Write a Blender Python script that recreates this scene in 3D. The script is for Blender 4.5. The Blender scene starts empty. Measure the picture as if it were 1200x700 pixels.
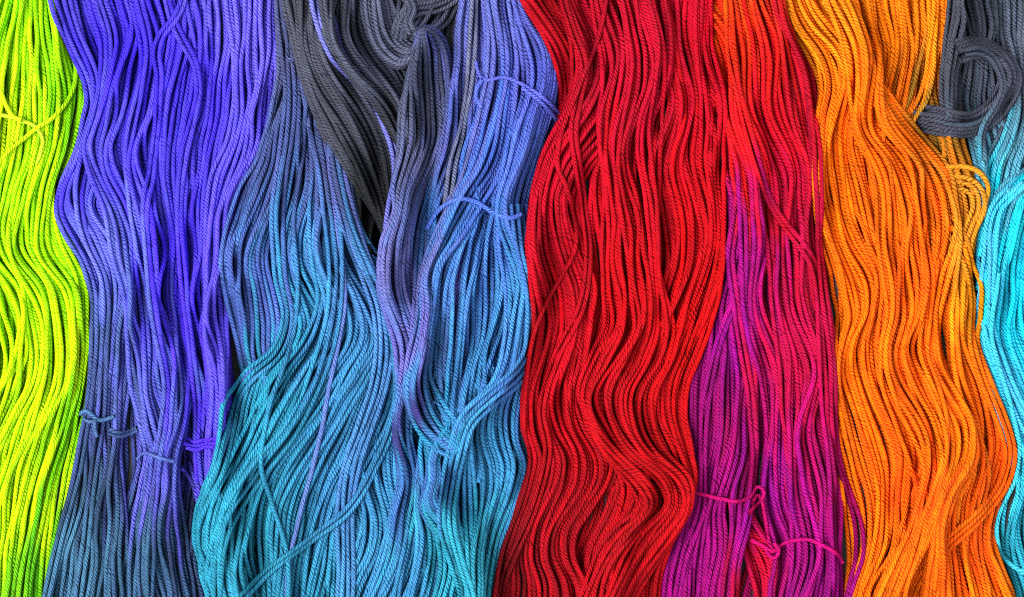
import bpy, math, random
import numpy as np

# ------------------------------------------------------------------ camera, light, exposure
PX = 0.32e-3                      # metres per photograph pixel on the yarn's mean surface
W, Hh = 1200.0, 700.0
ZREF = 0.0105                     # mean height of the visible yarn surface
CAM_H = 0.95                      # camera above that surface
sc = bpy.context.scene
cam_d = bpy.data.cameras.new('camera')
cam_d.sensor_width = 36.0
cam_d.lens = 36.0 * CAM_H / (W * PX)
cam_d.clip_start = 0.01
cam_d.clip_end = 50
cam = bpy.data.objects.new('camera', cam_d)
sc.collection.objects.link(cam)
cam.location = (0, 0, ZREF + CAM_H)
sc.camera = cam

world = bpy.data.worlds.new('World')
sc.world = world
world.use_nodes = True
bg = world.node_tree.nodes['Background']
bg.inputs['Color'].default_value = (0.93, 0.96, 1.0, 1)
bg.inputs['Strength'].default_value = 0.95


def area(name, loc, size, power, col):
    d = bpy.data.lights.new(name, 'AREA')
    d.shape = 'RECTANGLE'
    d.size, d.size_y = size
    d.energy = power
    d.color = col
    o = bpy.data.objects.new(name, d)
    sc.collection.objects.link(o)
    o.location = loc
    v = -o.location
    o.rotation_euler = v.to_track_quat('-Z', 'Y').to_euler()
    return o


area('window_light', (-1.6, -0.25, 3.0), (2.2, 2.2), 245, (1.0, 0.985, 0.96))
sc.view_settings.view_transform = 'Standard'
sc.view_settings.look = 'None'
sc.view_settings.exposure = 0.1
sc.view_settings.gamma = 1.0
sc.render.engine = 'CYCLES'
sc.cycles.use_denoising = False
sc.cycles.max_bounces = 8
sc.cycles.diffuse_bounces = 6
sc.cycles.pixel_filter_type = 'BLACKMAN_HARRIS'
sc.cycles.filter_width = 1.1

rng = np.random.default_rng(11)
random.seed(4)

# ------------------------------------------------------------------ materials


def yarn_material():
    m = bpy.data.materials.new('dyed_plied_yarn')
    m.use_nodes = True
    nt = m.node_tree
    N, L = nt.nodes, nt.links
    b = N['Principled BSDF']
    at = N.new('ShaderNodeAttribute')
    at.attribute_name = 'dye'
    uv = N.new('ShaderNodeUVMap')
    uv.uv_map = 'ply'
    sep = N.new('ShaderNodeSeparateXYZ')
    L.new(uv.outputs['UV'], sep.inputs[0])

    def math_(op, a, bb=None):
        n = N.new('ShaderNodeMath')
        n.operation = op
        for i, v in enumerate((a, bb)):
            if v is None:
                continue
            if isinstance(v, (int, float)):
                n.inputs[i].default_value = v
            else:
                L.new(v, n.inputs[i])
        return n.outputs[0]
    # four plies wound round each other: rounded ridges with sharp grooves between
    ph = math_('ADD', math_('MULTIPLY', sep.outputs['X'], 5.0), math_('MULTIPLY', sep.outputs['Y'], -5.0))
    tw = N.new('ShaderNodeTexCoord')
    tn = N.new('ShaderNodeTexNoise')
    tn.inputs['Scale'].default_value = 170
    tn.inputs['Detail'].default_value = 1
    L.new(tw.outputs['Object'], tn.inputs['Vector'])
    ph = math_('ADD', ph, math_('MULTIPLY', tn.outputs['Fac'], 2.6))
    lobe = math_('ABSOLUTE', math_('SINE', math_('MULTIPLY', ph, math.pi)))
    lobe = math_('POWER', lobe, 0.8)
    # fibres inside a ply
    tc = N.new('ShaderNodeTexCoord')
    fib = N.new('ShaderNodeTexNoise')
    fib.inputs['Scale'].default_value = 1900
    fib.inputs['Detail'].default_value = 2
    L.new(tc.outputs['Object'], fib.inputs['Vector'])
    hgt = math_('ADD', lobe, math_('MULTIPLY', fib.outputs['Fac'], 0.6))
    bump = N.new('ShaderNodeBump')
    bump.inputs['Strength'].default_value = 1.0
    bump.inputs['Distance'].default_value = 0.00047
    L.new(hgt, bump.inputs['Height'])
    L.new(bump.outputs['Normal'], b.inputs['Normal'])
    # uneven dye uptake
    dn = N.new('ShaderNodeTexNoise')
    dn.inputs['Scale'].default_value = 420
    dn.inputs['Detail'].default_value = 3
    L.new(tc.outputs['Object'], dn.inputs['Vector'])
    mr = N.new('ShaderNodeMapRange')
    mr.inputs['From Min'].default_value = 0.3
    mr.inputs['From Max'].default_value = 0.7
    mr.inputs['To Min'].default_value = 0.8
    mr.inputs['To Max'].default_value = 1.18
    L.new(dn.outputs['Fac'], mr.inputs['Value'])
    mx = N.new('ShaderNodeVectorMath')
    mx.operation = 'SCALE'
    L.new(at.outputs['Color'], mx.inputs[0])
    L.new(mr.outputs[0], mx.inputs['Scale'])
    L.new(mx.outputs[0], b.inputs['Base Color'])
    b.inputs['Roughness'].default_value = 0.75
    b.inputs['Specular IOR Level'].default_value = 0.11
    b.inputs['Sheen Weight'].default_value = 0.0
    b.inputs['Sheen Roughness'].default_value = 0.5
    return m


def table_material():
    m = bpy.data.materials.new('dark_stained_table')
    m.use_nodes = True
    nt = m.node_tree
    N, L = nt.nodes, nt.links
    b = N['Principled BSDF']
    tc = N.new('ShaderNodeTexCoord')
    mp = N.new('ShaderNodeMapping')
    mp.inputs['Scale'].default_value = (4, 60, 4)
    L.new(tc.outputs['Object'], mp.inputs['Vector'])
    n = N.new('ShaderNodeTexNoise')
    n.inputs['Scale'].default_value = 6
    n.inputs['Detail'].default_value = 6
    L.new(mp.outputs[0], n.inputs['Vector'])
    r = N.new('ShaderNodeValToRGB')
    r.color_ramp.elements[0].color = (0.010, 0.010, 0.011, 1)
    r.color_ramp.elements[1].color = (0.024, 0.022, 0.021, 1)
    L.new(n.outputs['Fac'], r.inputs[0])
    L.new(r.outputs[0], b.inputs['Base Color'])
    b.inputs['Roughness'].default_value = 0.6
    return m


YARN = yarn_material()

# ------------------------------------------------------------------ table
R = 2.85                          # yarn radius in pixels
RC = R * 0.88                     # radius at which two squeezed yarns touch
tz = -(R - RC) * PX - 0.0002
me = bpy.data.meshes.new('table_top')
a, bq, th = 0.42, 0.30, 0.03
vs = [(x, y, z) for z in (tz, tz - th) for (x, y) in ((-a, -bq), (a, -bq), (a, bq), (-a, bq))]
me.from_pydata(vs, [], [(0, 1, 2, 3), (7, 6, 5, 4), (0, 4, 5, 1), (1, 5, 6, 2), (2, 6, 7, 3), (3, 7, 4, 0)])
me.materials.append(table_material())
tab = bpy.data.objects.new('table_top', me)
sc.collection.objects.link(tab)
tab['kind'] = 'structure'
tab['label'] = 'dark table surface under the yarn skeins'

# ------------------------------------------------------------------ height field the yarns are laid onto, one after another
X0, Y0, GX, GY = -330, -130, 1830, 960
HF = np.zeros((GY, GX), np.float32)
offs = [(i, j) for i in range(-2, 3) for j in range(-2, 3) if i * i + j * j < RC * RC]
OI = np.array([o[0] for o in offs])
OJ = np.array([o[1] for o in offs])
OD = np.sqrt(RC * RC - (OI * OI + OJ * OJ)).astype(np.float32)
BASE = 2 * R - 2 * RC


def gauss(a, s):
    k = int(3 * s) + 1
    w = np.exp(-0.5 * (np.arange(-k, k + 1) / s) ** 2)
    w /= w.sum()
    return np.convolve(np.pad(a, k, 'edge'), w, 'valid')


def lay(P, lift=0.0, stiff=5.0):
    """P: points every 2 px. Returns their heights in px, lying on everything laid before."""
    ix = np.clip(np.rint(P[:, 0]).astype(int) - X0, 3, GX - 4)
    iy = np.clip(np.rint(P[:, 1]).astype(int) - Y0, 3, GY - 4)
    A, B = iy[:, None] + OJ, ix[:, None] + OI
    z = (HF[A, B] + OD).max(1)
    k = 2
    zp = np.pad(z, k, 'edge')
    zm = np.max([zp[i:i + len(z)] for i in range(2 * k + 1)], 0)
    z = gauss(0.3 * zm + 0.7 * z, stiff) + lift
    z = np.where(z > 90, 90 + (z - 90) * 0.6, z)      # a deep pile is pressed together
    np.maximum.at(HF, (A, B), (z[:, None] + OD).astype(np.float32))
    return z


# ------------------------------------------------------------------ one yarn as a tube
def lin(c):
    c = np.asarray(c, float) / 255.0
    return np.where(c <= 0.04045, c / 12.92, ((c + 0.055) / 1.055) ** 2.4)


def to_world(P, z):
    return np.stack([(P[:, 0] - W / 2) * PX, (Hh / 2 - P[:, 1]) * PX, z * PX], 1)


def resample(P, step):
    d = np.r_[0, np.cumsum(np.hypot(*np.diff(P, axis=0).T[:2]))]
    n = max(4, int(round(d[-1] / step)) + 1)
    s = np.linspace(0, d[-1], n)
    return np.stack([np.interp(s, d, P[:, i]) for i in range(P.shape[1])], 1), s


LEAD = 22.0


def tube(P, z, s, cols, sides, rad):
    """vertices, quads, uv per loop, colour per vertex; centreline P (px), heights z (px), arc length s"""
    C = to_world(P, z)
    T = np.gradient(C, axis=0)
    T /= np.linalg.norm(T, axis=1)[:, None]
    up = np.array([0, 0, 1.0])
    S = np.cross(T, up)
    S /= np.linalg.norm(S, axis=1)[:, None]
    U = np.cross(S, T)
    n = len(C)
    th = np.arange(sides) * 2 * math.pi / sides
    r = (rad * PX)[:, None, None]
    V = C[:, None] + r * (np.cos(th)[None, :, None] * S[:, None] + np.sin(th)[None, :, None] * U[:, None])
    i = np.arange(n - 1)[:, None] * sides
    k = np.arange(sides)[None, :]
    k1 = (k + 1) % sides
    Q = np.stack([i + k, i + k1, i + sides + k1, i + sides + k], -1).reshape(-1, 4)
    v = s / LEAD
    u0 = np.broadcast_to(k / sides, (n - 1, sides))
    u1 = u0 + 1.0 / sides
    v0 = np.broadcast_to(v[:-1, None], (n - 1, sides))
    v1 = np.broadcast_to(v[1:, None], (n - 1, sides))
    UV = np.stack([np.stack([u0, v0], -1), np.stack([u1, v0], -1), np.stack([u1, v1], -1), np.stack([u0, v1], -1)], 2).reshape(-1, 2)
    return V.reshape(-1, 3), Q, UV, np.repeat(cols, sides, axis=0)


def mesh_object(name, V, Q, UV, col, parent):
    me = bpy.data.meshes.new(name)
    V = V - np.array(parent.location)
    me.vertices.add(len(V))
    me.vertices.foreach_set('co', V.astype(np.float32).ravel())
    me.loops.add(len(Q) * 4)
    me.loops.foreach_set('vertex_index', Q.astype(np.int32).ravel())
    me.polygons.add(len(Q))
    me.polygons.foreach_set('loop_start', np.arange(0, len(Q) * 4, 4, dtype=np.int32))
    me.polygons.foreach_set('use_smooth', np.ones(len(Q), bool))
    me.update(calc_edges=True)
    uvl = me.uv_layers.new(name='ply')
    uvl.uv.foreach_set('vector', UV.astype(np.float32).ravel())
    at = me.attributes.new('dye', 'FLOAT_COLOR', 'POINT')
    c4 = np.ones((len(V), 4), np.float32)
    c4[:, :3] = col
    at.data.foreach_set('color', c4.ravel())
    me.materials.append(YARN)
    o = bpy.data.objects.new(name, me)
    sc.collection.objects.link(o)
    o.parent = parent
    return o


# ------------------------------------------------------------------ skeins
class Skein:
    def __init__(self, name, label, base, dye, var=1.0):
        e = bpy.data.objects.new(name, None)
        sc.collection.objects.link(e)
        e.empty_display_size = 0.02
        e.location = ((base[0] - W / 2) * PX, (Hh / 2 - base[1]) * PX, 0)
        e['label'] = label
        e['category'] = 'yarn skein'
        e['group'] = 'hand-dyed yarn skeins laid side by side'
        self.root = e
        self.dye_p = np.array([d[:2] for d in dye], float)
        self.dye_c = np.array([lin(d[2]) for d in dye])
        self.inner = []
        self.var = var
        self.n = 0
        self.amp = 1.0
        self.wl, self.wp = rng.uniform(190, 260), rng.uniform(0, 6.28)

    def colour(self, P, tint=None):
        j = rng.normal(0, 1, 2) * np.array([16, 26]) * self.var
        m = len(P)
        j2 = np.stack([gauss(rng.normal(0, 1, m), 9.0) * 50, gauss(rng.normal(0, 1, m), 9.0) * 110], 1) * self.var
        Q = P + j + j2
        d2 = ((Q[:, None] - self.dye_p[None]) ** 2).sum(2)
        w = 1.0 / (d2 + 250.0) ** 2
        w /= w.sum(1)[:, None]
        c = w @ self.dye_c
        c = c * rng.uniform(0.80, 1.10) * (1 + 0.45 * gauss(rng.normal(0, 1, m), 6.0))[:, None]
        if tint is not None:
            c = c * (1 - tint[1]) + lin(tint[0]) * tint[1]
        return np.clip(c, 0.002, 0.97)

    def strand(self, P, name='strand', tint=None, inner=False, lift=0.0, stiff=5.0, rad=1.0):
        P2, s = resample(P, 2.2)
        z = lay(P2, lift, stiff)
        if inner:
            step, sides = 4, 5
        else:
            step, sides = 2, 6
        idx = np.unique(np.r_[np.arange(0, len(P2), step), len(P2) - 1])
        Pq, zq, sq = P2[idx], z[idx], s[idx]
        rr = R * rad * rng.uniform(0.94, 1.06) * (1 + 0.16 * gauss(rng.normal(0, 1, len(idx)), 3.0))
        cols = self.colour(Pq, tint)
        t = tube(Pq, zq, sq + rng.uniform(0, 40), cols, sides, rr)
        if inner:
            self.inner.append(t)
        else:
            mesh_object(name, *t, self.root)
            self.n += 1

    def finish(self):
        if not self.inner:
            return
        o = 0
        Vs, Qs, Us, Cs = [], [], [], []
        for V, Q, U, C in self.inner:
            Vs.append(V)
            Qs.append(Q + o)
            Us.append(U)
            Cs.append(C)
            o += len(V)
        ob = mesh_object('inner_strands', np.concatenate(Vs), np.concatenate(Qs), np.concatenate(Us), np.concatenate(Cs), self.root)
        ob['kind'] = 'stuff'


def spline(K, n):
    """smooth curve through the rows of K (any columns), parameter by chord length of the middle line"""
    K = np.asarray(K, float)
    mid = (K[:, :2] + K[:, -2:]) / 2
    t = np.r_[0, np.cumsum(np.maximum(np.hypot(*np.diff(mid, axis=0).T), 1.0))]
    m = np.empty_like(K)
    m[1:-1] = (K[2:] - K[:-2]) / (t[2:] - t[:-2])[:, None]
    m[0] = (K[1] - K[0]) / (t[1] - t[0])
    m[-1] = (K[-1] - K[-2]) / (t[-1] - t[-2])
    x = np.linspace(0, t[-1], n)
    i = np.clip(np.searchsorted(t, x, 'right') - 1, 0, len(t) - 2)
    h = (t[i + 1] - t[i])
    q = ((x - t[i]) / h)[:, None]
    h = h[:, None]
    return ((2 * q ** 3 - 3 * q ** 2 + 1) * K[i] + (q ** 3 - 2 * q ** 2 + q) * h * m[i]
            + (-2 * q ** 3 + 3 * q ** 2) * K[i + 1] + (q ** 3 - q ** 2) * h * m[i + 1]), x


EXT = 75


def stations(S):
    """(y, xl, xr) rows, or (xl, yl, xr, yr) rows; ends at the frame are carried on beyond it"""
    if len(S[0]) == 3:
        K = [(xl, y, xr, y) for (y, xl, xr) in S]
    else:
        K = [tuple(s) for s in S]
    def ext(a, b, y):
        f = min(max((y - a[1]) / (a[1] - b[1]) if abs(a[1] - b[1]) > 1 else 0, 0), 1.5) * 0.6
        return (a[0] + (a[0] - b[0]) * f, y, a[2] + (a[2] - b[2]) * f, y)
    if max(K[0][1], K[0][3]) <= 5 and min(K[0][1], K[0][3]) > -40:
        K.insert(0, ext(K[0], K[1], -EXT))
    if min(K[-1][1], K[-1][3]) >= 695:
        K.append(ext(K[-1], K[-2], 700 + EXT))
    return np.array(K, float)


PITCH = 5.15


def lock(sk, S, n=None, dens=1.0, layers=1, clump=5.0, wander=1.3, tint=None, odd=0.0, oddtint=None, lift=0.0, wild=0.05, stiff=5.0, only_inner=False, wave=6.0):
    """a lock of parallel yarns between the two edge lines of S; under it LAYERS of inner yarns"""
    K = stations(S)
    F, x = spline(K, 260)
    Lp, Rp = F[:, :2], F[:, 2:]
    w = np.hypot(*(Rp - Lp).T)
    inside = (F[:, 1] > -20) & (F[:, 1] < 720)
    mw = np.percentile(w[inside] if inside.any() else w, 65)
    nn = n or max(2, int(round((1.1 if not only_inner else 1.0) * dens * mw / PITCH)))
    # a smooth field that bunches neighbouring yarns together and opens gaps between bunches
    M = 5
    ku, kx, pa, am = rng.uniform(0.6, 2.6, M) * mw / 60.0, rng.uniform(0.6, 2.0, M) / 190.0, rng.uniform(0, 6.28, M), rng.uniform(0.5, 1, M)

    def one(u0, inner, tnt):
        u = np.full_like(x, u0)
        f = sum(am[i] * np.sin(6.283 * (ku[i] * u0 + kx[i] * x) + pa[i]) for i in range(M)) / M ** 0.5 * clump * 0.45
        Q = Lp + (Rp - Lp) * u0
        f = f + wave * sk.amp * np.sin(6.283 * Q[:, 1] / sk.wl + sk.wp + Q[:, 0] / 70.0)
        f = f + 0.3 * wave * sk.amp * np.sin(6.283 * Q[:, 1] / (sk.wl * 0.55) + 2 * sk.wp - Q[:, 0] / 90.0)
        f = f * (1 - np.abs(2 * u0 - 1) ** 3)
        ph = rng.uniform(0, 6.28, 3)
        f = f + wander * (np.sin(x / rng.uniform(28, 60) + ph[0]) * 0.6 + np.sin(x / rng.uniform(70, 140) + ph[1])) + 0.45 * np.sin(x / rng.uniform(7, 13) + ph[2]) * np.sin(x / 61.0 + ph[0])
        if rng.random() < wild:
            f = f + rng.uniform(6, 15) * np.sin(x / rng.uniform(90, 160) + ph[2])
        uu = np.clip(u + f / np.maximum(w, 18), -0.03, 1.03)
        P = Lp + (Rp - Lp) * uu[:, None]
        sk.strand(P, tint=tnt, inner=inner, lift=0 if inner else lift, stiff=stiff)
    for k in range(layers):
        m = 0.06 + 0.10 * (layers - 1 - k) * 0 + 0.05 * k
        ni = max(2, int(round(nn * (0.95 - 0.12 * k))))
        us = m + (1 - 2 * m) * (np.arange(ni) + 0.5) / ni
        rng.shuffle(us)
        for u0 in us:
            one(u0, True, tint)
    if only_inner:
        return
    us = (np.arange(nn) + 0.5 + rng.uniform(-0.14, 0.14, nn)) / nn
    order = np.argsort(np.abs(us - 0.5) * -1 + rng.uniform(-0.25, 0.25, nn))
    for u0 in us[order]:
        t = tint
        if odd and rng.random() < odd:
            t = oddtint
        one(u0, False, t)


def line(sk, pts, n=1, gap=5.5, name='strand', tint=None, lift=0.0, stiff=4.0, rad=1.0):
    """a few yarns following one drawn path"""
    K = np.array(pts, float)
    F, x = spline(np.c_[K, K], 160)
    P = F[:, :2]
    T = np.gradient(P, axis=0)
    T /= np.linalg.norm(T, axis=1)[:, None]
    Nn = np.c_[-T[:, 1], T[:, 0]]
    for i in range(n):
        d = (i - (n - 1) / 2) * gap + 0.7 * np.sin(x / 23.0 + rng.uniform(0, 6))
        sk.strand(P + Nn * d[:, None], name=name, tint=tint, lift=lift, stiff=stiff, rad=rad)


# ================================================================== lime skein
lime = Skein('lime_skein', 'bright lime green yarn skein at the left edge, beside the violet skein', (0, 350), [
    (0, 150, (210, 248, 20)), (60, 60, (156, 243, 5)), (90, 120, (117, 207, 5)), (0, 350, (181, 252, 0)), (50, 450, (210, 252, 0)),
    (90, 330, (156, 238, 5)), (90, 500, (117, 207, 5)), (20, 600, (201, 252, 0)), (60, 680, (86, 176, 20)), (20, 30, (166, 248, 5)), (40, 240, (171, 248, 5))])  # darker greens down the right side put edge and gap shade into the colour
lime.amp, lime.wl = 0.6, 300.0
lock(lime, [(0, -110, 74), (60, -120, 88), (110, -130, 97), (160, -140, 88), (220, -170, 74), (270, -175, 78), (330, -130, 104), (400, -110, 104),
            (450, -130, 101), (500, -180, 92), (560, -220, 78), (620, -200, 68), (700, -150, 56)], layers=1, dens=1.0)
lock(lime, [(0, -30, 66), (50, -60, 72), (110, -90, 80), (170, -110, 75), (230, -130, 58), (290, -130, 56), (340, -110, 88), (400, -100, 96),
            (450, -120, 94), (500, -170, 80), (560, -210, 62), (620, -190, 50), (700, -150, 34)], dens=0.8, clump=7)
line(lime, [(-40, 130), (0, 135), (25, 142), (42, 150), (50, 163), (49, 178), (44, 192)], name='tie', rad=0.8, tint=((235, 250, 60), 0.6))
line(lime, [(-20, 60), (2, 105), (8, 125), (16, 138), (26, 142)], tint=((225, 250, 30), 0.6))
line(lime, [(-60, 260), (-20, 215), (12, 178), (42, 152), (60, 140), (75, 120), (84, 95), (84, 50), (74, 0), (66, -70)], n=1)

# ================================================================== violet skein
vio = Skein('violet_skein', 'violet blue yarn skein fading to slate at its tied lower end, beside the lime skein', (190, 350), [
    (80, 20, (81, 69, 211)), (150, 60, (66, 45, 224)), (250, 100, (72, 50, 228)), (300, 80, (100, 87, 230)), (300, 20, (102, 91, 228)), (90, 170, (90, 86, 221)),
    (70, 250, (65, 45, 207)), (95, 265, (97, 102, 218)), (140, 280, (104, 109, 226)), (130, 340, (87, 102, 193)), (125, 400, (66, 86, 138)), (125, 470, (65, 82, 134)),
    (175, 420, (90, 95, 205)), (170, 490, (90, 97, 196)), (205, 300, (69, 44, 232)), (205, 400, (74, 55, 214)), (212, 490, (79, 95, 180)),
    (250, 300, (81, 56, 224)), (245, 420, (81, 55, 220)), (250, 510, (79, 47, 228)), (185, 560, (88, 87, 195)), (100, 570, (52, 80, 109)), (80, 650, (67, 114, 145)),
    (140, 660, (61, 100, 132)), (190, 650, (55, 87, 124)), (230, 640, (52, 55, 92)), (140, 560, (45, 60, 91)), (160, 200, (76, 60, 226)), (220, 200, (81, 66, 226))], var=0.8)  # dark lower-right stop puts the deep shadow of the gap into the colour
lock(vio, [(0, 80, 320), (90, 105, 315), (170, 95, 300), (250, 90, 268), (330, 115, 268), (400, 112, 268), (480, 108, 264), (540, 100, 262), (600, 85, 262), (700, 62, 262)],
     dens=0.85, layers=1, only_inner=True)
# left lock, slate below
lock(vio, [(0, 66, 128), (50, 80, 135), (100, 100, 140), (130, 101, 150), (165, 90, 150), (200, 80, 138), (240, 70, 122), (280, 84, 140), (320, 104, 152), (355, 109, 156),
           (400, 106, 155), (450, 104, 153), (490, 100, 146), (540, 84, 140), (600, 70, 146), (650, 58, 150), (700, 46, 156)], dens=1.05, clump=6)
line(vio, [(62, -70), (64, 0), (72, 32), (86, 64), (98, 92), (101, 118), (96, 140), (88, 180), (72, 218), (66, 245), (74, 272), (94, 308), (106, 345), (108, 380), (106, 430), (103, 480), (95, 520), (83, 570), (70, 620), (52, 700), (38, 770)], n=2, gap=6)
line(vio, [(78, -70), (80, 0), (90, 40), (104, 72), (111, 95), (110, 120), (104, 150), (96, 190), (90, 230), (100, 280), (120, 330), (122, 400), (118, 470), (110, 540), (100, 620), (90, 700), (85, 770)], n=2, gap=7)
# middle locks
lock(vio, [(0, 100, 182), (50, 112, 180), (100, 112, 172), (140, 105, 165), (175, 98, 160), (240, 118, 168), (300, 128, 176), (350, 146, 184), (400, 152, 190), (450, 153, 190),
           (500, 160, 200), (534, 165, 203), (570, 158, 206), (620, 152, 210), (700, 146, 216)], clump=6)
lock(vio, [(0, 145, 240), (60, 160, 236), (110, 158, 230), (170, 145, 218), (230, 150, 214), (290, 158, 216), (340, 172, 218), (400, 188, 224), (450, 192, 224), (500, 190, 218),
           (540, 172, 210), (600, 165, 212), (700, 156, 226)], dens=0.9, clump=7)
# right lock
lock(vio, [(0, 212, 328), (50, 222, 327), (90, 226, 325), (130, 224, 318), (170, 208, 308), (220, 206, 290), (260, 206, 272), (300, 210, 266), (350, 216, 268), (400, 222, 270),
           (450, 226, 268), (495, 226, 265), (517, 225, 265), (540, 228, 264), (590, 232, 268), (640, 238, 275), (700, 240, 282)], dens=0.95, clump=6)
lock(vio, [(0, 258, 326), (60, 270, 325), (110, 275, 322), (160, 262, 308), (210, 240, 286), (260, 236, 270), (310, 238, 266), (360, 244, 268), (450, 244, 266), (516, 244, 264), (590, 246, 268), (700, 256, 282)], dens=0.9, tint=((112, 100, 246), 0.35))
line(vio, [(176, -70), (190, -20), (200, 20), (212, 45), (228, 75), (232, 105), (226, 135), (215, 180), (210, 240), (215, 320), (225, 400), (230, 470), (232, 540), (240, 620), (250, 700), (255, 770)], n=2)
line(vio, [(222, -70), (216, -10), (205, 20), (188, 40), (182, 62), (186, 90), (184, 130), (176, 190), (172, 250), (178, 320), (190, 400), (196, 470), (190, 540), (180, 620), (175, 770)], n=2)
# ties
line(vio, [(93, 486), (100, 482), (108, 487), (114, 493), (125, 492), (134, 488)], name='tie', rad=0.8, tint=((80, 125, 170), 0.7), lift=1.0, stiff=2)
line(vio, [(97, 490), (106, 494), (112, 492), (112, 502), (114, 512)], name='tie', rad=0.8, tint=((80, 110, 160), 0.7), lift=1.0, stiff=2)
line(vio, [(128, 506), (140, 510), (152, 507), (160, 503)], n=2, gap=5, name='tie', rad=0.8, tint=((70, 95, 145), 0.7), lift=0.6, stiff=2)
line(vio, [(158, 540), (166, 532), (180, 531), (195, 534), (208, 538)], name='tie', rad=0.8, tint=((85, 110, 180), 0.7), lift=1.2, stiff=2)
line(vio, [(218, 516), (228, 520), (245, 516), (260, 514), (272, 518)], n=2, gap=5, name='tie', rad=0.8, tint=((88, 50, 240), 0.8), lift=1.2, stiff=2)
line(vio, [(220, 524), (232, 527), (248, 522), (268, 524)], name='tie', rad=0.8, tint=((80, 45, 230), 0.8), lift=0.8, stiff=2)
line(vio, [(216, 545), (224, 560), (232, 575), (236, 590)], n=2, gap=6, tint=((80, 70, 190), 0.7))

# ================================================================== charcoal skein with gathered knot
char = Skein('charcoal_skein', 'charcoal grey yarn skein gathered into a knot, between the violet and red skeins', (430, 120), [
    (360, 40, (70, 72, 85)), (400, 150, (62, 64, 76)), (440, 250, (36, 38, 42)), (440, 30, (80, 84, 103)), (430, 80, (76, 80, 99)), (480, 60, (87, 92, 116)),
    (510, 20, (74, 76, 93)), (465, 140, (53, 55, 67))], var=0.7)
blu = Skein('sea_blue_skein', 'slate blue yarn skein fanning out into turquoise below the charcoal lock', (350, 450), [
    (335, 60, (74, 80, 122)), (300, 200, (69, 84, 146)), (340, 190, (67, 77, 133)), (270, 280, (74, 100, 175)), (300, 330, (80, 100, 184)), (290, 400, (76, 100, 175)),
    (370, 220, (71, 105, 170)), (340, 290, (66, 129, 188)), (380, 300, (67, 133, 192)), (350, 340, (58, 144, 189)), (430, 350, (72, 130, 192)), (400, 420, (59, 131, 185)),
    (320, 430, (47, 138, 175)), (300, 480, (44, 147, 179)), (440, 450, (59, 133, 183)), (260, 560, (44, 147, 179)), (330, 560, (51, 142, 179)), (240, 620, (41, 144, 174)),
    (300, 640, (43, 139, 166)), (400, 560, (59, 130, 183)), (440, 640, (59, 133, 179)), (350, 680, (51, 142, 179)), (400, 200, (69, 78, 126))], var=0.8)
peri = Skein('periwinkle_skein', 'lavender and periwinkle yarn skein turning turquoise, left beside the red skein', (550, 350), [
    (500, 80, (71, 76, 96)), (490, 190, (87, 90, 127)), (470, 300, (98, 98, 161)), (475, 420, (106, 93, 178)), (475, 500, (60, 41, 114)), (490, 570, (63, 107, 173)),
    (460, 690, (61, 133, 185)), (505, 130, (73, 77, 99)), (482, 145, (76, 81, 103)), (545, 50, (98, 106, 180)), (550, 120, (95, 102, 188)), (530, 190, (89, 92, 165)), (600, 60, (88, 94, 186)), (640, 120, (79, 89, 191)),
    (570, 150, (69, 103, 202)), (600, 200, (79, 103, 196)), (550, 200, (63, 104, 194)), (520, 290, (61, 114, 187)), (580, 290, (65, 111, 187)), (545, 350, (73, 123, 194)),
    (600, 350, (64, 132, 192)), (480, 440, (61, 123, 182)), (560, 430, (61, 132, 188)), (600, 460, (65, 116, 188)), (500, 510, (42, 136, 177)), (570, 550, (59, 137, 189)),
    (520, 640, (49, 155, 182)), (550, 690, (46, 149, 174))], var=0.8)
blu.amp, peri.amp = 1.3, 1.25
# backing yarns of the three
lock(blu, [(120, 318, 415), (160, 306, 415), (210, 285, 420), (260, 272, 440), (330, 270, 445), (400, 285, 446), (470, 290, 440), (540, 280, 430), (620, 265, 435), (700, 262, 470)],
     dens=0.85, layers=1, only_inner=True)
lock(peri, [(0, 535, 650), (80, 528, 655), (160, 500, 650), (230, 500, 645), (300, 500, 640), (380, 496, 640), (460, 494, 635), (540, 500, 635), (620, 470, 622), (700, 455, 610)],
     dens=0.85, layers=1, only_inner=True)
lock(char, [(0, 370, 552), (40, 380, 545), (80, 400, 535), (130, 420, 525), (180, 436, 515), (215, 440, 490)], dens=0.8, layers=1, only_inner=True)
# slate yarns between violet and charcoal
lock(blu, [(0, 320, 362), (40, 326, 372), (90, 326, 384), (130, 322, 384), (170, 308, 372), (210, 292, 376), (260, 282, 372), (320, 290, 365)], dens=0.6, clump=6)
line(blu, [(320, -60), (326, 0), (340, 40), (350, 70), (354, 100), (352, 130), (346, 165)], n=2, gap=6, tint=((92, 98, 170), 0.5))
# sea blue fan, its upper ends under the charcoal lock
lock(blu, [(0, 320, 378), (70, 326, 384), (110, 324, 380), (150, 316, 354), (185, 300, 346), (220, 277, 335), (260, 264, 322), (300, 259, 314), (340, 262, 322), (380, 270, 328), (420, 278, 322), (460, 284, 322), (510, 290, 330)], dens=1.15, clump=4)
lock(blu, [(420, 420, 462), (480, 415, 468), (540, 414, 466), (600, 422, 470), (650, 408, 472), (700, 388, 466)], dens=1.1)
lock(blu, [(440, 280, 350), (500, 265, 350), (560, 250, 345), (610, 258, 352), (650, 268, 365), (700, 275, 375)], dens=0.75, clump=8, wander=2.2, tint=((50, 120, 165), 0.4))
lock(blu, [(225, 330, 405), (265, 326, 410), (300, 328, 416), (340, 334, 436), (375, 340, 450), (410, 326, 455), (440, 304, 455), (470, 290, 450), (500, 284, 442),
           (535, 276, 432), (570, 262, 424), (610, 248, 408), (650, 248, 398), (700, 252, 386)], dens=0.9, layers=1, only_inner=True)
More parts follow.
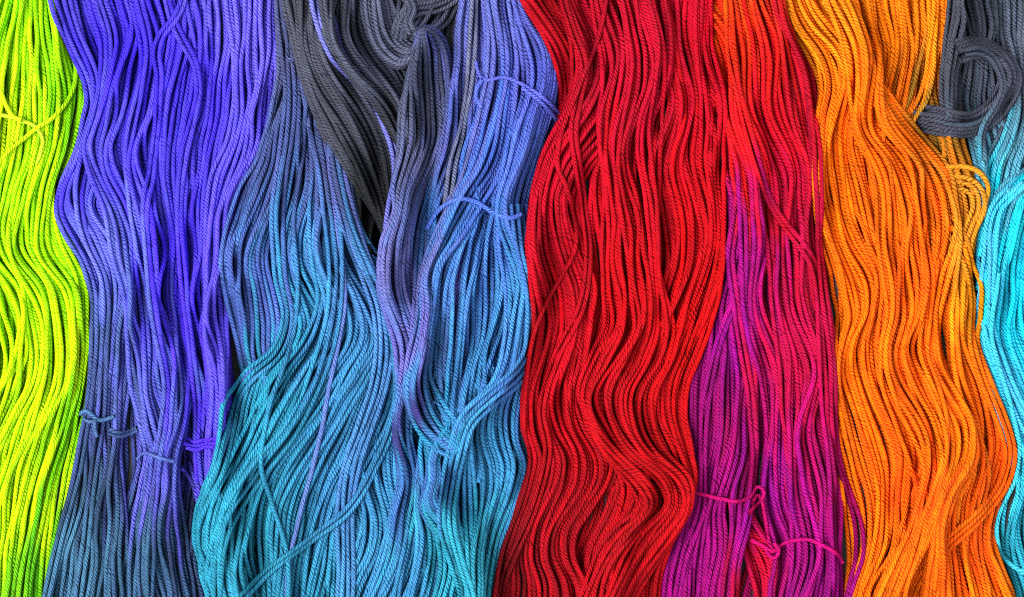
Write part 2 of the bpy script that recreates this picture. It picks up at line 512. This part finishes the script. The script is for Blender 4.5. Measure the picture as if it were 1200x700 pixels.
lock(blu, [(70, 340, 425), (110, 345, 425), (160, 342, 414), (190, 335, 412), (225, 325, 414), (265, 318, 416), (300, 320, 424), (340, 326, 446), (375, 332, 460), (405, 320, 465), (440, 288, 462), (470, 274, 450), (500, 269, 438),
           (535, 262, 422), (570, 248, 406), (610, 235, 390), (650, 235, 376), (700, 240, 366)], dens=1.05, layers=0, clump=7, wander=1.8)
lock(blu, [(80, 356, 425), (130, 362, 420), (205, 362, 408), (250, 360, 410), (300, 366, 420), (350, 372, 440), (400, 352, 452), (440, 322, 436), (480, 296, 414), (520, 278, 392), (560, 262, 372), (610, 250, 352), (660, 252, 342), (700, 256, 338)],
     dens=0.8, clump=8, wander=1.8)
line(blu, [(380, 150), (388, 215), (397, 260), (403, 310), (405, 360), (398, 405), (386, 455), (378, 500), (368, 545), (352, 600), (340, 660), (338, 770)], n=1, tint=((112, 108, 198), 0.55))
line(blu, [(326, -70), (330, 0), (338, 60), (342, 110), (338, 160), (332, 205), (326, 260), (328, 320), (336, 370), (324, 412), (294, 440), (275, 468), (270, 500), (262, 545), (246, 580), (234, 610), (232, 640), (242, 665), (252, 700), (255, 770)], n=3, gap=6.5)
line(blu, [(374, 150), (388, 230), (395, 310), (392, 370), (375, 432), (345, 500), (310, 545), (280, 590), (264, 630), (258, 670), (256, 770)], n=3, gap=8)
line(blu, [(346, -70), (352, 40), (362, 110), (358, 170), (345, 250), (350, 330), (338, 420), (318, 480), (310, 540), (318, 580), (330, 620), (338, 655), (340, 700), (336, 770)], n=1)
# charcoal main lock
lock(char, [(0, 330, 402), (50, 346, 408), (100, 356, 432), (150, 374, 458), (200, 396, 472), (240, 406, 474), (275, 414, 464), (305, 424, 456), (325, 430, 450)], dens=1.15, clump=3)
# sea blue yarns in front of the charcoal lock's lower end
line(blu, [(411, 158), (405, 188), (407, 230), (416, 272), (432, 300), (446, 312), (455, 345), (462, 385), (464, 425), (460, 462), (448, 500), (430, 535), (412, 570), (400, 620), (392, 680), (390, 770)], n=4, gap=6)
line(blu, [(400, 150), (399, 200), (408, 250), (420, 290), (434, 325), (446, 365), (450, 410), (444, 455), (428, 500), (412, 545), (404, 600), (404, 680), (400, 770)], n=4, gap=6, tint=((96, 104, 190), 0.25))
line(blu, [(390, 150), (400, 210), (416, 275), (440, 330), (456, 370), (464, 420), (462, 490), (440, 545), (408, 598), (366, 632), (320, 664), (284, 700), (250, 740)], n=2, gap=5.5, lift=0.5)
lock(char, [(0, 330, 402), (50, 346, 408), (100, 357, 432), (150, 377, 458), (190, 399, 472), (230, 424, 478), (265, 446, 478), (292, 456, 480)], dens=1.05, clump=3)
line(char, [(374, -70), (378, 0), (387, 40), (401, 72), (425, 94), (443, 110), (456, 138), (467, 170), (471, 205), (466, 245), (462, 290)], n=4, gap=6, tint=((112, 116, 208), 0.85))
lock(char, [(0, 376, 436), (30, 380, 446), (60, 392, 462), (90, 412, 478), (120, 438, 484), (150, 456, 482), (172, 468, 484)], dens=1.0, clump=4)
# knot: yarns from both sides run into one gather
lock(char, [(414, -75, 458, -75), (420, -10, 456, -10), (428, 25, 464, 12), (442, 58, 474, 30), (466, 78, 484, 42), (486, 68, 492, 50), (494, 60, 496, 54)], n=10, layers=1, clump=2, tint=((104, 108, 138), 0.4))
lock(char, [(472, -75, 552, -75), (470, -10, 542, -10), (466, 14, 530, 20), (472, 34, 512, 38), (488, 46, 500, 44), (498, 54, 500, 50)], n=11, layers=1, clump=2)
line(char, [(468, 44), (474, 24), (488, 10), (508, 4), (528, -8), (545, -30)], n=4, gap=6)
line(char, [(455, -10), (474, -4), (484, 12), (480, 30), (486, 44)], n=2, gap=6)

# ================================================================== lavender lock out of the knot
lock(peri, [(494, 44, 514, 40), (486, 70, 524, 58), (474, 105, 529, 100), (466, 140, 526, 140), (464, 180, 518, 180), (460, 220, 508, 220), (464, 250, 498, 250), (450, 285, 494, 285), (447, 340, 491, 340),
            (460, 400, 489, 400), (466, 460, 488, 460), (464, 510, 494, 510), (466, 560, 514, 560), (456, 600, 506, 600), (440, 650, 500, 650), (424, 700, 492, 700)], dens=1.35, clump=3)
line(peri, [(486, 46), (498, 38), (510, 40), (520, 52), (526, 76), (527, 110), (525, 145), (517, 185), (506, 222), (496, 250), (490, 290), (488, 340), (486, 400), (484, 460), (480, 510), (488, 560), (480, 620), (464, 700), (460, 770)], n=2, gap=5)
# periwinkle lock, left of the blue one
lock(peri, [(0, 541, 580), (40, 532, 576), (80, 529, 570), (130, 521, 562), (175, 514, 556), (220, 506, 552), (270, 500, 545), (330, 496, 542), (400, 492, 535), (450, 490, 530)], dens=1.15, clump=3)
lock(peri, [(230, 525, 565), (280, 530, 560), (330, 520, 556), (390, 510, 545)], dens=0.7, tint=((112, 92, 190), 0.7))
line(peri, [(558, -70), (556, 0), (553, 60), (548, 110), (539, 160), (531, 190), (527, 220), (520, 270), (512, 330)], n=2, gap=6, tint=((110, 112, 130), 0.8))


# ================================================================== periwinkle skein's blue locks
lock(peri, [(470, 500, 520), (540, 492, 516), (595, 484, 518), (625, 484, 540), (660, 480, 556), (700, 474, 562)], dens=0.85, clump=6)
lock(peri, [(562, 430, 590, 430), (536, 482, 560, 478), (506, 530, 520, 530), (500, 560, 518, 555), (493, 594, 512, 580), (508, 626, 532, 606), (538, 656, 556, 636), (556, 698, 572, 684), (562, 770, 580, 770)], n=11, clump=2)
lock(peri, [(0, 568, 640), (50, 570, 652), (100, 564, 656), (135, 558, 652), (170, 545, 640), (200, 541, 632), (228, 556, 624), (255, 556, 624), (285, 536, 626), (325, 519, 628), (370, 511, 632), (420, 506, 628),
            (460, 512, 624), (500, 522, 614), (530, 528, 606), (565, 532, 598)], dens=1.1, clump=7, wander=1.8)
lock(peri, [(572, 0, 610, 0), (570, 50, 608, 50), (564, 100, 604, 100), (546, 172, 598, 172), (540, 205, 590, 210), (528, 240, 574, 240), (505, 285, 548, 275), (492, 325, 520, 310), (486, 370, 514, 355), (473, 420, 506, 405), (472, 458, 506, 440),
            (485, 494, 520, 462), (512, 522, 542, 490), (528, 534, 556, 508)], n=8, clump=3)
lock(peri, [(596, 0, 636, 0), (604, 60, 646, 60), (604, 110, 650, 110), (596, 160, 640, 160), (588, 210, 626, 210), (584, 250, 618, 250), (586, 300, 618, 300), (592, 350, 624, 345), (590, 405, 626, 395), (575, 448, 624, 440), (542, 482, 618, 475), (527, 514, 616, 515), (517, 543, 622, 545), (516, 570, 614, 572), (519, 600, 602, 612), (532, 640, 590, 650), (546, 680, 582, 690), (550, 770, 580, 770)],
     n=15, clump=4)
line(peri, [(608, 240), (614, 290), (625, 340), (627, 380), (622, 415), (605, 440), (575, 465), (550, 490), (538, 520), (528, 560), (524, 600), (534, 650), (548, 700), (550, 770)], n=4, gap=6)
line(peri, [(500, 268), (515, 246), (538, 235), (558, 238), (580, 252), (598, 257), (610, 252)], n=1, lift=1.0, tint=((84, 110, 215), 0.6))
line(peri, [(557, 72), (562, 88), (570, 95), (590, 91), (610, 99), (632, 115), (656, 134)], name='tie', rad=0.8, tint=((98, 104, 225), 0.7), lift=1.2, stiff=3)
line(peri, [(612, 106), (632, 122), (652, 140)], name='tie', rad=0.8, tint=((98, 100, 215), 0.7), lift=1.0, stiff=3)
line(peri, [(566, 94), (559, 104), (558, 116), (564, 128)], name='tie', rad=0.8, tint=((98, 110, 225), 0.7), lift=0.6, stiff=3)

# ================================================================== red to magenta skein
mag = Skein('crimson_magenta_skein', 'yarn skein running from scarlet through crimson to tied magenta, between the red and orange skeins', (900, 350), [
    (822, 15, (223, 83, 7)), (850, 40, (226, 41, 13)), (900, 60, (221, 21, 17)), (900, 150, (221, 12, 38)), (860, 150, (221, 19, 25)), (900, 250, (198, 5, 41)), (950, 250, (178, 5, 51)),
    (900, 400, (190, 3, 62)), (950, 420, (184, 3, 60)), (920, 500, (183, 2, 97)), (960, 560, (149, 1, 100)), (920, 620, (162, 1, 121)), (950, 690, (142, 5, 115)), (900, 580, (140, 6, 126)),
    (860, 250, (149, 1, 105)), (862, 300, (147, 0, 118)), (865, 400, (140, 3, 126)), (840, 450, (133, 5, 100)), (830, 520, (147, 1, 106)), (870, 500, (155, 1, 89)), (840, 620, (155, 1, 115)),
    (800, 670, (149, 1, 115)), (890, 665, (164, 0, 44)), (945, 60, (168, 9, 39)), (955, 320, (180, 4, 45)), (965, 480, (175, 3, 68)), (930, 440, (183, 3, 66)), (975, 560, (167, 3, 84))], var=0.8)
red = Skein('red_skein', 'wide wavy red yarn skein in the middle, overlapping its blue and magenta neighbours', (720, 350), [
    (640, 40, (170, 1, 28)), (700, 50, (185, 2, 38)), (760, 30, (183, 1, 40)), (820, 60, (194, 3, 34)), (650, 200, (187, 2, 34)), (740, 200, (190, 1, 28)), (830, 250, (194, 2, 22)),
    (650, 350, (184, 1, 28)), (740, 350, (192, 2, 20)), (820, 380, (195, 3, 10)), (650, 480, (183, 1, 24)), (760, 520, (179, 3, 16)), (600, 660, (119, 1, 20)), (680, 600, (152, 1, 22)),
    (760, 620, (179, 3, 18)), (660, 680, (174, 1, 24)), (720, 100, (177, 2, 40))], var=1.0)
ora = Skein('orange_skein', 'orange yarn skein in wavy locks, between the magenta and cyan skeins', (1060, 350), [
    (940, 20, (252, 133, 22)), (980, 20, (254, 133, 16)), (960, 60, (250, 133, 16)), (990, 90, (254, 110, 4)), (970, 150, (255, 101, 2)), (1040, 30, (250, 123, 6)), (1070, 60, (254, 133, 14)),
    (1030, 100, (254, 107, 4)), (970, 230, (255, 119, 0)), (1030, 230, (255, 108, 0)), (1090, 220, (254, 97, 2)), (1000, 320, (255, 108, 2)), (1060, 330, (254, 93, 4)), (1120, 195, (176, 111, 25)),
    (1132, 260, (204, 128, 30)), (1137, 350, (236, 139, 14)), (1000, 400, (255, 112, 0)), (1060, 420, (254, 97, 2)), (1120, 430, (254, 108, 4)), (1000, 540, (255, 114, 2)), (1060, 560, (254, 84, 2)),
    (1120, 530, (255, 121, 4)), (1160, 540, (246, 85, 2)), (1040, 640, (255, 110, 4)), (1130, 650, (254, 89, 2)), (1170, 690, (255, 121, 4)), (1110, 130, (134, 99, 28))], var=0.8)
cya = Skein('cyan_skein', 'yarn skein with looped charcoal top and bright cyan lower length, at the right edge', (1240, 350), [
    (1110, 60, (66, 68, 78)), (1150, 90, (68, 70, 84)), (1140, 20, (62, 64, 76)), (1190, 40, (86, 96, 114)), (1180, 100, (78, 82, 98)), (1190, 150, (86, 148, 172)), (1160, 180, (88, 156, 183)),
    (1180, 200, (80, 171, 196)), (1190, 235, (8, 212, 239)), (1150, 300, (56, 158, 196)), (1180, 300, (28, 216, 243)), (1150, 400, (32, 212, 239)), (1170, 430, (66, 185, 229)), (1190, 400, (16, 202, 229)),
    (1190, 560, (58, 202, 229)), (1190, 640, (40, 156, 182)), (1250, 300, (24, 208, 237)), (1250, 600, (40, 192, 220)), (1250, 60, (86, 96, 114)), (1120, 140, (62, 64, 76)), (1150, 140, (66, 72, 88)), (1085, 125, (62, 64, 74)), (1182, 120, (74, 80, 98))], var=0.7)

red.amp, ora.amp, mag.amp, cya.amp = 1.6, 1.4, 1.2, 1.2
red.wl, ora.wl = 290.0, 250.0
lock(mag, [(0, 812, 918), (60, 842, 930), (120, 852, 950), (200, 860, 955), (300, 862, 968), (400, 850, 972), (480, 830, 975), (560, 825, 985), (640, 815, 992), (700, 805, 996)], dens=0.85, layers=1, only_inner=True)
lock(mag, [(530, 856, 880), (585, 856, 882), (625, 860, 894), (660, 872, 908), (700, 886, 920)], n=9, tint=((205, 0, 45), 0.6))
lock(mag, [(110, 842, 884), (150, 846, 884), (200, 848, 884), (250, 846, 884), (320, 842, 884), (380, 830, 886), (430, 814, 892), (480, 808, 894), (540, 810, 892), (580, 810, 884), (612, 796, 878), (655, 782, 870), (700, 774, 868)],
     dens=1.15, clump=6, wander=1.8)
line(mag, [(838, 90), (844, 130), (850, 170), (856, 215), (866, 262), (872, 300), (870, 330), (860, 355), (848, 385), (836, 430), (828, 480), (824, 540), (822, 600), (802, 660), (785, 770)], n=2, gap=6)
line(mag, [(872, 110), (872, 160), (868, 210), (860, 260), (854, 300), (858, 335), (866, 380), (874, 430), (882, 480), (884, 540), (876, 600), (864, 660), (858, 770)], n=2, gap=6)
lock(mag, [(0, 806, 918), (40, 828, 926), (90, 840, 946), (150, 846, 958), (200, 858, 959), (240, 862, 962), (300, 866, 973), (350, 870, 976), (400, 876, 980), (450, 890, 981), (500, 896, 983), (550, 894, 986),
           (600, 896, 990), (640, 906, 986), (670, 906, 990), (700, 904, 994)], dens=1.1, clump=5)
lock(mag, [(0, 848, 912), (60, 852, 928), (120, 862, 944), (180, 880, 950), (240, 892, 952), (300, 898, 962), (360, 904, 968), (420, 910, 974), (480, 916, 976), (560, 920, 978), (640, 924, 976), (700, 920, 984)], dens=0.7, clump=6, wander=1.8)
line(mag, [(908, -70), (912, 0), (918, 26), (932, 48), (946, 76), (953, 110), (956, 160), (955, 220)], n=3, gap=6, tint=((150, 8, 40), 0.6))
line(mag, [(846, -70), (852, 0), (860, 100), (882, 190), (905, 245), (935, 285), (952, 310), (960, 350), (960, 400), (966, 480), (974, 560), (976, 640), (982, 770)], n=2, gap=6)
# ties of the magenta end
line(mag, [(800, 575), (822, 579), (845, 583), (866, 585), (880, 580), (888, 571), (895, 576), (892, 587), (882, 594), (876, 600)], name='tie', rad=0.8, tint=((206, 2, 96), 0.7), lift=1.6, stiff=2)
line(mag, [(880, 588), (888, 580), (893, 586), (896, 602), (899, 620), (901, 636), (906, 648)], name='tie', rad=0.8, tint=((206, 2, 100), 0.7), lift=1.0, stiff=2)
line(mag, [(880, 632), (892, 638), (904, 645), (914, 640), (926, 634), (946, 632), (966, 640), (980, 649), (988, 660)], name='tie', rad=0.8, tint=((226, 2, 120), 0.6), lift=1.6, stiff=2)
line(mag, [(896, 646), (906, 654), (912, 645), (906, 636)], name='tie', rad=0.8, tint=((220, 2, 110), 0.6), lift=1.2, stiff=2)

# ================================================================== red skein
lock(red, [(0, 618, 826), (60, 644, 832), (110, 654, 842), (150, 648, 842), (200, 634, 842), (280, 628, 844), (350, 630, 838), (400, 628, 826), (450, 622, 806), (500, 622, 804), (550, 626, 808), (600, 614, 800),
           (650, 596, 780), (700, 584, 772)], dens=0.9, layers=1, only_inner=True)
lock(red, [(0, 608, 660), (50, 634, 675), (90, 648, 688), (130, 653, 695), (170, 640, 690), (210, 630, 680), (270, 622, 670)], dens=1.0, tint=((205, 2, 22), 0.3))
lock(red, [(0, 736, 832), (40, 748, 836), (80, 768, 844), (115, 782, 848), (150, 776, 849), (190, 760, 850), (230, 756, 850), (280, 752, 850), (330, 752, 848), (370, 742, 842), (410, 724, 828), (450, 712, 810),
           (490, 714, 806), (530, 722, 812), (565, 730, 813), (595, 714, 802), (635, 692, 788), (670, 684, 778), (700, 696, 774)], dens=1.1, clump=6, wander=1.6)
lock(red, [(0, 728, 778), (40, 738, 786), (80, 744, 786), (115, 744, 780), (150, 726, 772), (190, 700, 768), (235, 690, 764), (290, 694, 762), (340, 700, 764), (385, 692, 752), (430, 684, 734), (480, 694, 740),
           (530, 706, 748), (565, 716, 758), (600, 706, 746), (640, 688, 730), (670, 684, 724), (700, 690, 726)], dens=1.15, clump=6, wander=1.8)
lock(red, [(0, 652, 744), (50, 664, 744), (95, 666, 748), (135, 656, 742), (165, 642, 724), (195, 631, 696), (235, 622, 678), (285, 617, 688), (335, 619, 700), (375, 622, 692), (420, 616, 688), (460, 612, 692),
           (500, 613, 708), (535, 622, 722), (565, 617, 716), (595, 608, 696), (625, 598, 676), (655, 586, 674), (685, 578, 692), (710, 572, 702)], dens=1.2, clump=6, wander=1.6, odd=0.03, oddtint=((120, 16, 40), 0.45))
lock(red, [(0, 690, 765), (70, 700, 778), (140, 700, 778), (220, 705, 775), (300, 700, 772), (380, 700, 796), (420, 680, 790), (460, 672, 770), (500, 690, 770), (530, 706, 780), (560, 728, 806), (590, 740, 806), (620, 712, 796), (650, 692, 782), (700, 676, 752)], dens=0.7, clump=7, wander=1.8)
line(red, [(652, -70), (660, 0), (671, 40), (683, 78), (678, 118), (672, 155), (676, 195), (684, 240), (690, 300), (680, 360), (652, 420), (634, 480), (642, 530), (628, 590), (602, 650), (586, 700), (580, 770)], n=2, gap=6, lift=0.8)
line(red, [(720, -70), (702, 40), (676, 110), (656, 160), (653, 196), (664, 220), (672, 255), (674, 288), (660, 320), (642, 352), (626, 390), (618, 430), (615, 500), (621, 540), (606, 600), (586, 660), (570, 770)], n=1, lift=0.8)

# ================================================================== cyan skein
lock(cya, [(0, 1084, 1330), (60, 1090, 1330), (120, 1146, 1330), (180, 1150, 1330), (240, 1150, 1330), (320, 1142, 1330), (400, 1142, 1330), (480, 1180, 1330), (560, 1194, 1330), (630, 1180, 1330), (700, 1190, 1330)],
     dens=0.85, layers=1, only_inner=True)
lock(ora, [(560, 1110, 1160), (600, 1100, 1162), (630, 1098, 1168), (665, 1094, 1178), (700, 1088, 1192)], dens=0.9, clump=4)
lock(ora, [(0, 1070, 1112), (80, 1078, 1125), (120, 1080, 1135), (170, 1088, 1140), (220, 1094, 1142), (290, 1100, 1145), (350, 1104, 1146), (450, 1120, 1162), (545, 1118, 1188), (635, 1096, 1170), (700, 1098, 1190)], dens=0.8)
lock(ora, [(0, 1078, 1116), (60, 1084, 1124), (110, 1088, 1130), (165, 1106, 1136), (230, 1110, 1140), (300, 1114, 1144), (350, 1116, 1147), (400, 1114, 1144), (450, 1116, 1162), (500, 1118, 1180), (545, 1116, 1190), (590, 1102, 1184), (635, 1094, 1172),
           (675, 1096, 1180), (710, 1096, 1194)], dens=1.1, clump=6, wander=1.6)
lock(cya, [(0, 1112, 1170), (35, 1128, 1166), (60, 1134, 1162), (90, 1130, 1176), (120, 1126, 1180), (150, 1136, 1186), (190, 1140, 1190), (230, 1140, 1180), (280, 1142, 1172), (340, 1146, 1168)], dens=1.2, clump=3)
lock(cya, [(0, 1164, 1300), (40, 1168, 1300), (80, 1180, 1310), (120, 1184, 1310), (160, 1170, 1300), (195, 1152, 1290), (235, 1144, 1280), (300, 1142, 1260)], dens=0.95, clump=4)
lock(cya, [(1108, -75, 1124, -75), (1104, 5, 1116, 5), (1100, 45, 1124, 40), (1098, 75, 1127, 64), (1097, 90, 1124, 84), (1098, 116, 1122, 114), (1102, 142, 1120, 142)], n=9, tint=((66, 68, 80), 0.9), layers=1, clump=2)
line(cya, [(1114, 66), (1134, 60), (1152, 60), (1171, 69), (1182, 88), (1180, 106), (1162, 131), (1136, 146), (1108, 147), (1086, 140), (1064, 134), (1042, 130)], n=7, gap=4.1, lift=3.0, tint=((66, 68, 82), 0.9))
line(cya, [(1120, 68), (1140, 64), (1158, 70), (1170, 86), (1172, 104), (1164, 124), (1150, 150), (1148, 190)], n=2, gap=5, tint=((66, 70, 86), 0.6))
lock(cya, [(1262, 168, 1300, 250), (1205, 195, 1290, 260), (1166, 222, 1285, 275), (1148, 260, 1290, 295), (1141, 305, 1300, 320), (1146, 350, 1320, 350), (1143, 395, 1325, 395), (1149, 430, 1325, 430), (1163, 470, 1325, 470),
           (1180, 512, 1325, 512), (1193, 545, 1325, 545), (1187, 580, 1325, 580), (1182, 615, 1325, 615), (1184, 655, 1325, 655), (1196, 700, 1325, 700)], dens=1.1, clump=6, wander=1.8)
line(cya, [(1215, 215), (1185, 222), (1162, 236), (1150, 262), (1144, 300)], n=1)
line(cya, [(1190, 215), (1158, 250), (1152, 310), (1156, 375), (1174, 430), (1192, 470), (1208, 505), (1222, 540), (1225, 600), (1215, 680), (1220, 770)], n=3, gap=6, tint=((80, 175, 225), 0.5))
line(cya, [(1164, 320), (1160, 390), (1170, 430), (1184, 470), (1194, 512), (1196, 545), (1186, 580), (1174, 610), (1172, 634), (1182, 658), (1204, 674), (1230, 684)], n=1, tint=((70, 200, 225), 0.7))

# ================================================================== orange skein
lock(ora, [(0, 930, 1090), (60, 950, 1086), (110, 968, 1082), (150, 964, 1080), (200, 962, 1102), (260, 966, 1108), (330, 984, 1110), (380, 990, 1108), (440, 984, 1120), (500, 990, 1150), (550, 1000, 1170),
           (600, 1014, 1165), (650, 1014, 1160), (700, 1008, 1170)], dens=0.9, layers=1, only_inner=True)
lock(ora, [(0, 1002, 1097), (50, 1005, 1095), (92, 1006, 1093), (118, 1014, 1086), (145, 1028, 1072), (185, 1020, 1074), (235, 1022, 1080), (290, 1026, 1090), (330, 1036, 1102), (370, 1042, 1102), (410, 1046, 1106),
           (460, 1058, 1112), (510, 1074, 1116), (550, 1084, 1108), (590, 1086, 1102), (615, 1080, 1098), (650, 1052, 1090), (700, 1026, 1082)], dens=1.2, clump=6)
line(ora, [(1108, 196), (1126, 197), (1142, 204), (1151, 220), (1148, 240), (1140, 262)], n=1, tint=((215, 140, 30), 0.7), lift=0.8)
line(ora, [(1108, 214), (1126, 216), (1138, 226), (1141, 245), (1134, 266), (1126, 290)], n=3, gap=6, tint=((205, 135, 35), 0.6))
line(ora, [(990, 300), (992, 380), (988, 450), (986, 520), (992, 575), (997, 605), (1000, 630), (1001, 660), (998, 690), (996, 750)], n=2, gap=6)
line(ora, [(1092, 190), (1106, 240), (1128, 300), (1141, 350), (1141, 400), (1152, 440), (1172, 490), (1186, 535), (1176, 575), (1142, 606), (1112, 630), (1092, 652), (1072, 690), (1050, 740)], n=3, gap=6)
lock(ora, [(0, 968, 988), (35, 982, 1000), (62, 992, 1008), (90, 1002, 1022), (118, 1016, 1046), (145, 1036, 1072), (170, 1056, 1096), (200, 1070, 1112), (240, 1078, 1116), (290, 1084, 1119), (330, 1086, 1118), (370, 1078, 1114), (420, 1082, 1116),
           (460, 1094, 1122), (500, 1104, 1136), (535, 1104, 1140), (570, 1092, 1118), (605, 1086, 1108), (640, 1084, 1106), (700, 1080, 1112)], dens=1.1, clump=5)
lock(ora, [(0, 920, 992), (32, 928, 996), (62, 946, 1002), (88, 959, 1006), (108, 963, 1010), (138, 957, 1016), (172, 953, 1020), (230, 953, 1026), (280, 962, 1032), (320, 975, 1042), (346, 980, 1050), (372, 985, 1052),
           (400, 981, 1056), (450, 976, 1066), (500, 981, 1080), (550, 992, 1092), (600, 1006, 1090), (640, 1012, 1078), (670, 1006, 1066), (700, 998, 1056)], dens=1.15, clump=5)
lock(ora, [(0, 960, 1030), (60, 975, 1030), (110, 990, 1028), (150, 1000, 1044), (190, 1018, 1074), (240, 1022, 1080), (290, 1020, 1086), (330, 1026, 1090), (370, 1034, 1088), (410, 1030, 1084), (450, 1030, 1096), (500, 1044, 1104), (550, 1060, 1100), (600, 1060, 1092), (650, 1040, 1078), (700, 1022, 1066)], dens=0.7, clump=7, wander=1.8)
# magenta yarns over the orange edge
line(mag, [(908, -70), (918, 20), (944, 80), (954, 150), (956, 220), (962, 300), (970, 380), (975, 440), (979, 500), (986, 545), (1000, 585), (1009, 618), (1009, 650), (998, 684), (986, 730)], n=2, gap=5.5)

for s in (lime, vio, char, blu, peri, mag, red, cya, ora):
    s.finish()
print('strands', [(s.root.name, s.n, len(s.inner)) for s in (lime, vio, char, blu, peri, mag, red, cya, ora)])
vis = HF[-Y0:-Y0 + 700:7, -X0:-X0 + 1200:7]
print('height px mean', vis.mean(), 'max', vis.max(), 'tris', sum(len(m.polygons) * 2 for m in bpy.data.meshes))
